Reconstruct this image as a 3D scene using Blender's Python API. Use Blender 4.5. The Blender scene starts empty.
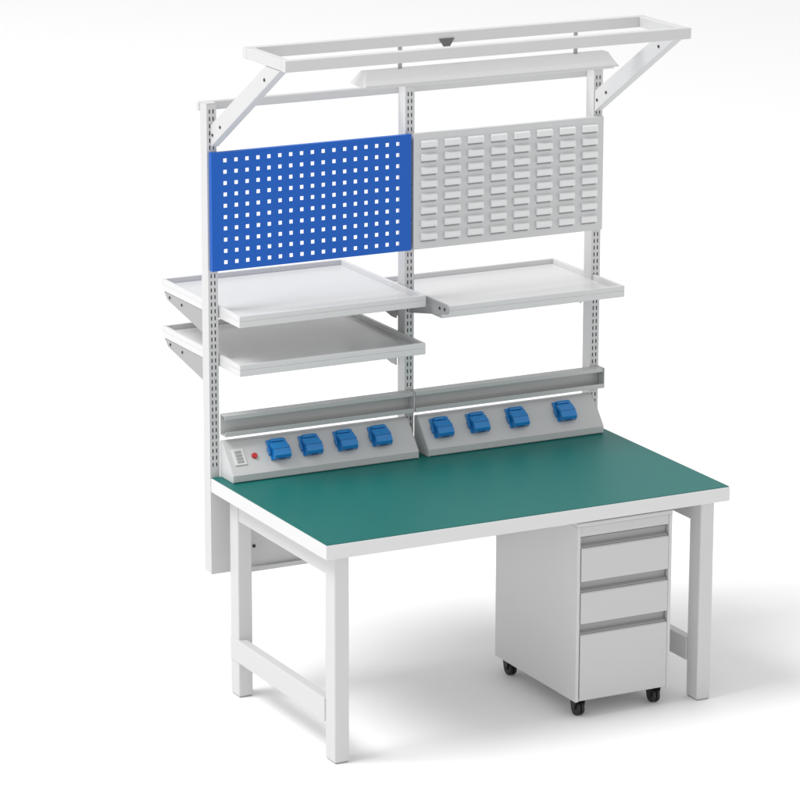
import bpy, bmesh, math, random
from mathutils import Vector, Matrix
C=bpy.context.scene.collection
random.seed(3)

# ---------------- materials ----------------
def mat(name, col, rough=.45, noise=.02, metal=0., bump=.02, scale=350., spec=.5, coat=0.):
    m=bpy.data.materials.new(name); m.use_nodes=True; n=m.node_tree.nodes; l=m.node_tree.links
    b=n['Principled BSDF']; b.inputs['Roughness'].default_value=rough; b.inputs['Metallic'].default_value=metal
    b.inputs['Specular IOR Level'].default_value=spec; b.inputs['Coat Weight'].default_value=coat
    tc=n.new('ShaderNodeTexCoord')
    nz=n.new('ShaderNodeTexNoise'); nz.inputs['Scale'].default_value=6.; nz.inputs['Detail'].default_value=4.
    l.new(tc.outputs['Object'],nz.inputs['Vector'])
    mx=n.new('ShaderNodeMix'); mx.data_type='RGBA'
    mx.inputs[6].default_value=(*[max(0,c*(1-noise)) for c in col],1); mx.inputs[7].default_value=(*[min(1,c*(1+noise)) for c in col],1)
    l.new(nz.outputs['Fac'],mx.inputs[0]); l.new(mx.outputs[2],b.inputs['Base Color'])
    n2=n.new('ShaderNodeTexNoise'); n2.inputs['Scale'].default_value=scale; n2.inputs['Detail'].default_value=2.
    l.new(tc.outputs['Object'],n2.inputs['Vector'])
    bp=n.new('ShaderNodeBump'); bp.inputs['Strength'].default_value=bump; bp.inputs['Distance'].default_value=.001
    l.new(n2.outputs['Fac'],bp.inputs['Height']); l.new(bp.outputs['Normal'],b.inputs['Normal'])
    return m
M={
 'white':mat('white_powder_coat',(.60,.60,.605),.42),
 'panel':mat('light_grey_sheet_steel',(.60,.605,.61),.5),
 'shelf':mat('white_shelf_paint',(.66,.66,.665),.22,spec=.5),
 'grey':mat('galvanised_bracket_steel',(.38,.38,.385),.45,metal=.2),
 'rail':mat('aluminium_grey_rail',(.52,.52,.52),.4,metal=.1),
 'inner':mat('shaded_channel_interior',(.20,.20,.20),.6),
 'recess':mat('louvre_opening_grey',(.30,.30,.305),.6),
 'blue':mat('blue_powder_coat',(.003,.105,.50),.42,spec=.3),
 'green':mat('green_rubber_mat',(.0005,.140,.126),.42,noise=.05,bump=.06,scale=900,spec=.25),
 'edge':mat('light_edge_band',(.68,.68,.68),.4),
 'louvre':mat('louvre_white_paint',(.76,.76,.765),.4),
 'sock':mat('blue_socket_plastic',(.008,.21,.56),.3,coat=.15),
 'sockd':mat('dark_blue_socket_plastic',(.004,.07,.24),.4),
 'black':mat('black_rubber',(.012,.012,.014),.5),
 'dark':mat('dark_hole',(.03,.03,.03),.7),
 'hook':mat('dark_grey_steel_hook',(.12,.12,.12),.5),
 'red':mat('red_lens',(.50,.008,.015),.25,coat=.4),
 'cab':mat('drawer_face_grey_white',(.56,.56,.565),.42),
 'strip':mat('trunking_grey_white',(.56,.56,.56),.4),
 'pull':mat('recessed_pull_grey',(.34,.34,.34),.5),
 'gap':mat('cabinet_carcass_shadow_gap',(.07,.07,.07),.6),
 'diff':mat('frosted_lamp_diffuser',(.66,.66,.66),.3),
 'floor':mat('white_studio_floor',(.93,.93,.93),.7,noise=.003,bump=.0,spec=.1),
}

# ---------------- mesh helpers ----------------
def box(bm,x0,x1,y0,y1,z0,z1,mi=0):
    v=[bm.verts.new(p) for p in ((x0,y0,z0),(x1,y0,z0),(x1,y1,z0),(x0,y1,z0),(x0,y0,z1),(x1,y0,z1),(x1,y1,z1),(x0,y1,z1))]
    for f in ((0,3,2,1),(4,5,6,7),(0,1,5,4),(1,2,6,5),(2,3,7,6),(3,0,4,7)): bm.faces.new([v[i] for i in f]).material_index=mi
def prism(bm,poly,x0,x1,mi=0,inset=0):            # polygon in (y,z) extruded along x
    a=[bm.verts.new((x0,y,z)) for y,z in poly]; b=[bm.verts.new((x1,y,z)) for y,z in poly]
    F=[bm.faces.new(a),bm.faces.new(list(reversed(b)))]; n=len(poly)
    for i in range(n): F.append(bm.faces.new((a[i],b[i],b[(i+1)%n],a[(i+1)%n])))
    for f in F: f.material_index=mi
    if inset:                                     # ends lean inwards towards the top
        zm=min(z for y,z in poly); zx=max(z for y,z in poly)
        for w in a: w.co.x+=inset*(w.co.z-zm)/(zx-zm)
        for w in b: w.co.x-=inset*(w.co.z-zm)/(zx-zm)
def cyl(bm,c,axis,r,h,seg=24,r2=None):
    ax=Vector(axis).normalized(); q=ax.to_track_quat('Z','Y').to_matrix().to_4x4()
    bmesh.ops.create_cone(bm,cap_ends=True,segments=seg,radius1=r,radius2=r if r2 is None else r2,depth=h,matrix=Matrix.Translation(c)@q)
def holed(bm,x0,x1,z0,z1,y0,y1,holes_x,holes_z,hw,hh):
    xs=[x0]; 
    for h in holes_x: xs+=[h-hw/2,h+hw/2]
    xs.append(x1); zs=[z0]
    for h in holes_z: zs+=[h-hh/2,h+hh/2]
    zs.append(z1)
    F=[[bm.verts.new((x,y0,z)) for z in zs] for x in xs]; B=[[bm.verts.new((x,y1,z)) for z in zs] for x in xs]
    nx,nz=len(xs)-1,len(zs)-1
    hole=lambda i,j: i<0 or j<0 or i>=nx or j>=nz or (i%2==1 and j%2==1)
    for i in range(nx):
        for j in range(nz):
            if hole(i,j): continue
            bm.faces.new((F[i][j],F[i+1][j],F[i+1][j+1],F[i][j+1])); bm.faces.new((B[i][j],B[i][j+1],B[i+1][j+1],B[i+1][j]))
            for (di,dj,p,q) in ((-1,0,(i,j+1),(i,j)),(1,0,(i+1,j),(i+1,j+1)),(0,-1,(i,j),(i+1,j)),(0,1,(i+1,j+1),(i,j+1))):
                if hole(i+di,j+dj):
                    bm.faces.new((F[p[0]][p[1]],B[p[0]][p[1]],B[q[0]][q[1]],F[q[0]][q[1]]))
def obj(name,bm,m,parent=None,bevel=.0015,label=None):
    bmesh.ops.recalc_face_normals(bm,faces=bm.faces[:])
    me=bpy.data.meshes.new(name); bm.to_mesh(me); bm.free()
    for k in (m if isinstance(m,(list,tuple)) else [m]): me.materials.append(M[k])
    o=bpy.data.objects.new(name,me); C.objects.link(o)
    if parent is not None:
        o.parent=parent
        if parent.type=='EMPTY': o.location=-Vector(parent.location)
    if bevel:
        b=o.modifiers.new('bevel','BEVEL'); b.width=bevel; b.segments=2; b.limit_method='ANGLE'; b.angle_limit=math.radians(40)
    if label: o['label']=label
    return o
def part(name,m,parent,fn,**k):
    bm=bmesh.new(); fn(bm); return obj(name,bm,m,parent,**k)
def bolts(parent,pts,axis,r=.005,h=.003):
    for c in pts: part('bolt','dark',parent,lambda b:cyl(b,c,axis,r,h,14),bevel=0)
def thing(name,label,cat,loc):
    o=bpy.data.objects.new(name,None); C.objects.link(o); o.location=loc; o['label']=label; o['category']=cat; o.empty_display_size=.1; return o

# ---------------- setting ----------------
bm=bmesh.new(); 
v=[bm.verts.new(p) for p in ((-60,-60,0),(60,-60,0),(60,60,0),(-60,60,0))]; bm.faces.new(v)
fl=obj('floor',bm,'floor',bevel=0); fl['kind']='structure'

# ---------------- workbench ----------------
D=.876; H=.747; W=1.5
wb=thing('workbench','tall white steel workbench with green top, blue pegboard, shelves and overhead frame','workbench',(.75,.44,0))
top=part('tabletop','edge',wb,lambda b: box(b,0,W,0,D,H-.05,H-.002),bevel=.003)
part('work_mat','green',top,lambda b: box(b,.003,W-.003,.003,D-.002,H-.0018,H+.0005),bevel=0,label='green work surface')
for (x0,x1) in ((.040,.092),(1.402,1.454)):
    for (y0,y1) in ((.022,.092),(.750,.815)):
        lg=part('leg','white',wb,lambda b: box(b,x0,x1,y0,y1,.004,H-.051),bevel=.004)
        part('foot_pad','grey',lg,lambda b: box(b,x0+.004,x1-.004,y0+.004,y1-.004,0,.0038),bevel=0)
    part('side_rail','white',wb,lambda b: box(b,x0-.003,x0+.03,.0925,.812,.125,.205),bevel=.003)
    part('top_side_rail','white',wb,lambda b: box(b,x0+.003,x1-.003,.0925,.7495,H-.125,H-.051),bevel=.002)
# rear trunk panel under the top
rp=part('rear_panel','white',wb,lambda b: box(b,.10,1.40,.838,.874,.415,.694),bevel=.003)
part('fold_flange','panel',rp,lambda b: box(b,.10,1.40,.822,.8375,.415,.43),bevel=0)
bolts(rp,[(x,.8375,.50) for x in (.14,.30,1.36)],(0,1,0),.006,.004)
# uprights
UX=[(0.,.035),(.733,.768),(1.465,1.5)]
UY0,UY1=.8785,.930
ZT=2.015; ZB=.41
nsl=int((ZT-.78)/.024)
for (x0,x1) in UX:
    def f(b):
        box(b,x0,x0+.003,UY0+.003,UY1,ZB,ZT); box(b,x1-.003,x1,UY0+.003,UY1,ZB,ZT); box(b,x0+.003,x1-.003,UY1-.003,UY1,ZB,ZT)
        holed(b,x0,x1,ZB,ZT,UY0,UY0+.003,[x0+.011,x1-.011],[.79+i*.024 for i in range(nsl)],.0048,.014)
    u=part('upright','white',wb,f,bevel=0)
    part('upright_shade_sheet','inner',u,lambda b: box(b,x0+.0035,x1-.0035,UY0+.012,UY0+.016,ZB+.002,ZT-.002),bevel=0)  # dark sheet in the tube; shade behind the slots put into its colour
    part('end_cap','white',u,lambda b: box(b,x0,x1,UY0,UY1,ZT+.0005,ZT+.003),bevel=0)
    xa=x0 if x0<1 else x0-.035
    part('mounting_plate','white',u,lambda b: box(b,xa-.001,xa+.072,.8755,.8782,ZB-.002,.742) if x0!=.733 else box(b,.720,.782,.8755,.8782,ZB-.002,.742),bevel=.0005)
# rear crossbar
part('crossbar','white',wb,lambda b: box(b,-.004,1.504,UY1+.0005,UY1+.022,ZT-.03,ZT),bevel=.004)
# overhead frame
FX0,FX1=.012,1.498
FY0,FY1=.305,.62; FZ0,FZ1=2.206,2.243; t=.03
of=part('overhead_frame','white',wb,lambda b:(box(b,FX0,FX1,FY0,FY0+t,FZ0,FZ1),box(b,FX0,FX1,FY1-t,FY1,FZ0,FZ1),
     box(b,FX0,FX0+t,FY0+t,FY1-t,FZ0+.001,FZ1-.001),box(b,FX1-t,FX1,FY0+t,FY1-t,FZ0+.001,FZ1-.001)),bevel=.002)
def hk(b):
    y=FY1-t-.004
    F=[b.verts.new(q) for q in ((.706,y,FZ0+.016),(.762,y,FZ0+.016),(.736,y,FZ0-.026),(.732,y,FZ0-.026))]
    B=[b.verts.new((w.co.x,y+.0035,w.co.z)) for w in F]
    b.faces.new(F); b.faces.new(B[::-1])
    for i in range(4): b.faces.new((F[i],B[i],B[(i+1)%4],F[(i+1)%4]))
part('hook','hook',of,hk,bevel=0)
for (x0,x1) in ((FX0+.001,.0425),(1.4675,1.497)):
    a=part('arm','white',wb,lambda b:prism(b,[(.878,1.872),(.878,1.945),(.455,2.2055),(.345,2.2055)],x0,x1),bevel=.002)
    bolts(a,[(x0-.001,y,z) for y,z in ((.86,1.915),(.80,1.951),(.46,2.16))],(1,0,0))
# lamp under the frame
LY=.60
prof=[(LY-.056,2.088),(LY-.056,2.094),(LY-.040,2.108),(LY-.020,2.134),(LY+.020,2.134),(LY+.040,2.108),(LY+.056,2.094),(LY+.056,2.088)]
lp=part('lamp_housing','white',wb,lambda b:prism(b,prof,.412,1.365,inset=.022),bevel=.0008)
part('diffuser','diff',lp,lambda b:box(b,.425,1.352,LY-.046,LY+.046,2.081,2.0878),bevel=.002)
for x in (.56,1.22):
    part('hanger','grey',lp,lambda b: box(b,x,x+.014,LY-.004,LY-.001,2.1345,2.2058),bevel=0)
# pegboard
PZ0,PZ1=1.4575,1.8558
def pb(b):
    x0,x1=.006,.745; nx,nz=17,10
    hx=[x0+.050+i*(x1-x0-.100)/(nx-1) for i in range(nx)]; hz=[PZ0+.028+i*(PZ1-PZ0-.056)/(nz-1) for i in range(nz)]
    holed(b,x0,x1,PZ0,PZ1,.858,.8605,hx,hz,.0132,.0132)
    box(b,x0,x0+.003,.8603,.876,PZ0,PZ1); box(b,x1-.003,x1,.8603,.876,PZ0,PZ1)
    box(b,x0+.003,x1-.003,.8603,.876,PZ1-.003,PZ1); box(b,x0+.003,x1-.003,.8603,.876,PZ0,PZ0+.003)
part('pegboard','blue',wb,pb,bevel=0,label='blue square-hole pegboard')
# louvred panel
def lv(b):
    x0,x1=.755,1.494
    box(b,x0,x1,.858,.8605,PZ0,PZ1)
    box(b,x0,x0+.003,.8603,.876,PZ0,PZ1); box(b,x1-.003,x1,.8603,.876,PZ0,PZ1)
    box(b,x0+.003,x1-.003,.8603,.876,PZ1-.003,PZ1); box(b,x0+.003,x1-.003,.8603,.876,PZ0,PZ0+.003)
lp2=part('louvre_panel','panel',wb,lv,bevel=0,label='light grey louvred bin panel')
def one(b):
    prism(b,[(-.0005,-.010),(-.010,-.010),(-.012,-.004),(-.0105,.010),(-.0005,.014)],-.030,.030)
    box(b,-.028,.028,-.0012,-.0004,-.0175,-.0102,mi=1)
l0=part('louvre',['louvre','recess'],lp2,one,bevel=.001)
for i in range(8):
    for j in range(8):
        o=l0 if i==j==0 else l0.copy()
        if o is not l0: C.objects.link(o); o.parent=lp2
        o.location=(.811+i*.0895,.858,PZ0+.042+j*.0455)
# shelves
def shelf(x0,x1,y0,y1,z0,z1,label):
    def f(b):
        box(b,x0,x1,y0,y1,z0,z0+.022)
        r=.012; q=z0+.0215
        box(b,x0,x1,y0,y0+r,q,z1); box(b,x0,x1,y1-r,y1,q,z1)
        box(b,x0,x0+r,y0+r,y1-r,q,z1-.0003); box(b,x1-r,x1,y0+r,y1-r,q,z1-.0003)
    return part('shelf','shelf',wb,f,bevel=.002,label=label)
def bracket(s,x,poly,holes):
    part('bracket','grey',s,lambda b:prism(b,poly,x,x+.004),bevel=.0006)
    bolts(s,[(x-.0005,y,z) for y,z in holes],(1,0,0))
SL=[(.038,.730,.718,1.35,1.292,1.332,'deep upper left shelf tray'),(.038,.730,.718,1.35,1.127,1.167,'deep lower left shelf tray')]
for i,a in enumerate(SL):
    s=shelf(*a); z=a[4]
    for x in (.0375,.7265):
        bracket(s,x,[(.932,z-.001),(1.33,z-.001),(1.30,z-.025),(.97,z-.085),(.932,z-.085)],[(1.28,z-.013),(1.18,z-.018)])
s=shelf(.7695,1.484,.680,1.175,1.255,1.295,'shallower right shelf tray')
for x in (.769,1.4595):
    bracket(s,x,[(.94,1.254),(1.15,1.254),(1.14,1.230),(.94,1.18)],[(1.11,1.242)])
fb=part('front_bracket','grey',s,lambda b:prism(b,[(.878,1.318),(.612,1.318),(.602,1.308),(.602,1.292),(.616,1.284),(.878,1.235)],.752,.758),bevel=.001)
bolts(s,[(.7515,y,z) for y,z in ((.625,1.30),(.66,1.297))],(1,0,0))
# bin rails
def rail(x0,x1):
    z0,z1=.893,.965; y0,y1=.838,.8765
    def f(b):
        prism(b,[(y1,z1),(y1,z0),(y0-.004,z0),(y0-.004,z0+.016),(y0-.001,z0+.016),(y0-.001,z0+.004),(y1-.004,z0+.004),(y1-.004,z1-.004),(y0+.003,z1-.004),(y0+.003,z1-.014),(y0,z1-.014),(y0,z1)],x0,x1)
    r=part('bin_rail','rail',wb,f,bevel=.0006)
    part('rail_end','panel',r,lambda b: box(b,x1+.0005,x1+.003,y0-.004,y1,z0,z1),bevel=0)
rail(.037,.746); rail(.754,1.497)
# power strips
PB=Vector((0,.774,.779)); PT=Vector((0,.852,.870)); S=(PT-PB).normalized(); N=Vector((0,-S.z,S.y))
def frame3(x,b=.5):
    o=PB.lerp(PT,b)+Vector((x,0,0)); return Matrix(((1,0,0,o.x),(0,S.y,N.y,o.y),(0,S.z,N.z,o.z),(0,0,0,1)))
def strip(x0,x1,xs,ctrl):
    def f(b): prism(b,[(.8765,.7485),(.774,.7485),(.770,.752),(.770,.774),(PB.y,PB.z),(PT.y,PT.z),(.856,.873),(.8765,.873)],x0,x1)
    st=part('power_strip','strip',wb,f,bevel=.0012)
    for xx in (x0-.0024,x1+.0004):
        part('end_plate','panel',st,lambda b:prism(b,[(.876,.749),(.772,.749),(.772,.775),(.853,.8715),(.876,.8715)],xx,xx+.002),bevel=0)
    for x in xs:
        Mx=frame3(x-.013,.60)
        def g(b):
            box(b,-.036,.036,-.040,.034,.0005,.006)
            prism(b,[(-.041,.0055),(-.043,.022),(-.036,.030),(-.012,.031),(.016,.022),(.020,.0055)],-.030,.030)
            prism(b,[(.0205,.0055),(.0205,.017),(.026,.021),(.032,.018),(.0335,.0055)],-.024,.024)
            box(b,-.040,-.0355,-.020,.006,.0005,.014); box(b,.0355,.040,-.020,.006,.0005,.014)
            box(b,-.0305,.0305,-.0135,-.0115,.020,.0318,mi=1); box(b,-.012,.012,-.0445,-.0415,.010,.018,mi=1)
            bmesh.ops.transform(b,matrix=Mx,verts=b.verts[:])
        part('socket',['sock','sockd'],st,g,bevel=.0016)
    if ctrl:
        Mx=frame3(.075,.5)
        def g(b):
            box(b,-.022,.022,-.030,.030,.0005,.004); bmesh.ops.transform(b,matrix=Mx,verts=b.verts[:])
        part('switch_plate','edge',st,g,bevel=.001)
        for j in (-.018,-.006,.006,.018):
            def g(b):
                box(b,-.012,.012,j-.004,j+.004,.0042,.0065); bmesh.ops.transform(b,matrix=Mx,verts=b.verts[:])
            part('switch','grey',st,g,bevel=.0008)
        Mr=frame3(.132,.48)
        def g(b):
            cyl(b,(0,0,.004),(0,0,1),.011,.008,20,.009); bmesh.ops.transform(b,matrix=Mr,verts=b.verts[:])
        part('indicator_light','red',st,g,bevel=.001)
strip(.038,.7305,(.236,.356,.487,.618),True)
strip(.7715,1.4605,(.856,.997,1.152,1.341),False)

# ---------------- drawer cabinet ----------------
X0,X1,Y0,Y1,Z0,Z1=.942,1.305,.045,.600,.060,.666
cb=thing('drawer_cabinet','white three-drawer cabinet on black casters standing under the right of the bench','cabinet',((X0+X1)/2,(Y0+Y1)/2,0))
def body(b):
    box(b,X0,X0+.012,Y0,Y1,Z0,Z1-.0005); box(b,X1-.012,X1,Y0,Y1,Z0,Z1-.0005)
    box(b,X0+.0118,X1-.0118,Y1-.01,Y1-.001,Z0,Z1-.001); box(b,X0+.0118,X1-.0118,Y0+.004,Y1-.0098,Z0+.001,Z0+.012)
part('cabinet_body','white',cb,body,bevel=.0015)
part('cabinet_top','white',cb,lambda b:box(b,X0-.001,X1+.001,Y0-.002,Y1+.001,Z1,Z1+.014),bevel=.0025)
part('carcass_shade_block','gap',cb,lambda b:box(b,X0+.013,X1-.013,Y0+.040,Y1-.012,Z0+.013,Z1-.002),bevel=0)  # near-black filler block, its colour stands for the shade in the drawer gaps
zs=[(.066,.326),(.332,.472),(.478,.626)]
part('top_fascia','cab',cb,lambda b:box(b,X0+.0125,X1-.0125,Y0+.002,Y0+.03,.632,Z1-.001),bevel=.001)
for (a,c) in zs:
    y=Y0-.003
    d=part('drawer','cab',cb,lambda b: prism(b,[(y,a),(y,c-.037),(y+.003,c-.033),(y+.034,c-.033),(y+.034,a)],X0+.0145,X1-.0145),bevel=.001)
    part('drawer_pull','pull',d,lambda b: prism(b,[(y+.008,c-.0325),(y+.030,c-.0325),(y+.034,c),(y+.018,c),(y+.022,c-.022),(y+.008,c-.028)],X0+.0145,X1-.0145),bevel=.0008)
for x in (X0+.035,X1-.035):
    for y in (Y0+.045,Y1-.045):
        def fk(b):
            box(b,x-.024,x+.024,y-.024,y+.024,.0555,.0595)
            prism(b,[(y-.020,.0556),(y+.018,.0556),(y+.008,.018),(y-.010,.022)],x-.020,x-.015)
            prism(b,[(y-.020,.0556),(y+.018,.0556),(y+.008,.018),(y-.010,.022)],x+.015,x+.020)
        c=part('caster','black',cb,fk,bevel=.001)
        for q in (-.0075,.0075):
            part('wheel','black',c,lambda b:cyl(b,(x+q,y-.002,.0252),(1,0,0),.025,.012,28),bevel=.003)

# ---------------- camera ----------------
p=[-5.0376,-10.2343,4.2164,.4777,.2567,.0024,3.7768]
yaw,pit,rol,f=p[3:]
fw=Vector((math.sin(yaw)*math.cos(pit),math.cos(yaw)*math.cos(pit),-math.sin(pit)))
r=Vector((math.cos(yaw),-math.sin(yaw),0)); u=r.cross(fw)
r2=r*math.cos(rol)+u*math.sin(rol); u2=-r*math.sin(rol)+u*math.cos(rol)
cam=bpy.data.cameras.new('camera'); co=bpy.data.objects.new('camera',cam); C.objects.link(co)
co.matrix_world=Matrix(((r2.x,u2.x,-fw.x,p[0]),(r2.y,u2.y,-fw.y,p[1]),(r2.z,u2.z,-fw.z,p[2]),(0,0,0,1)))
cam.sensor_width=36; cam.lens=f*36/.8; cam.clip_end=500
bpy.context.scene.camera=co

# ---------------- light ----------------
sc=bpy.context.scene
w=bpy.data.worlds.new('World'); sc.world=w; w.use_nodes=True
w.node_tree.nodes['Background'].inputs[0].default_value=(1,1,1,1); w.node_tree.nodes['Background'].inputs[1].default_value=.80
def area(name,loc,tgt,size,power,col=(1,1,1)):
    l=bpy.data.lights.new(name,'AREA'); l.shape='DISK'; l.size=size; l.energy=power; l.color=col
    o=bpy.data.objects.new(name,l); C.objects.link(o); o.location=loc
    o.rotation_euler=(Vector(tgt)-Vector(loc)).to_track_quat('-Z','Y').to_euler(); return o
area('key_light',(-11,2.5,19),(1.5,3.0,.4),11,3300)
sc.view_settings.view_transform='Standard'; sc.view_settings.look='None'; sc.view_settings.exposure=0
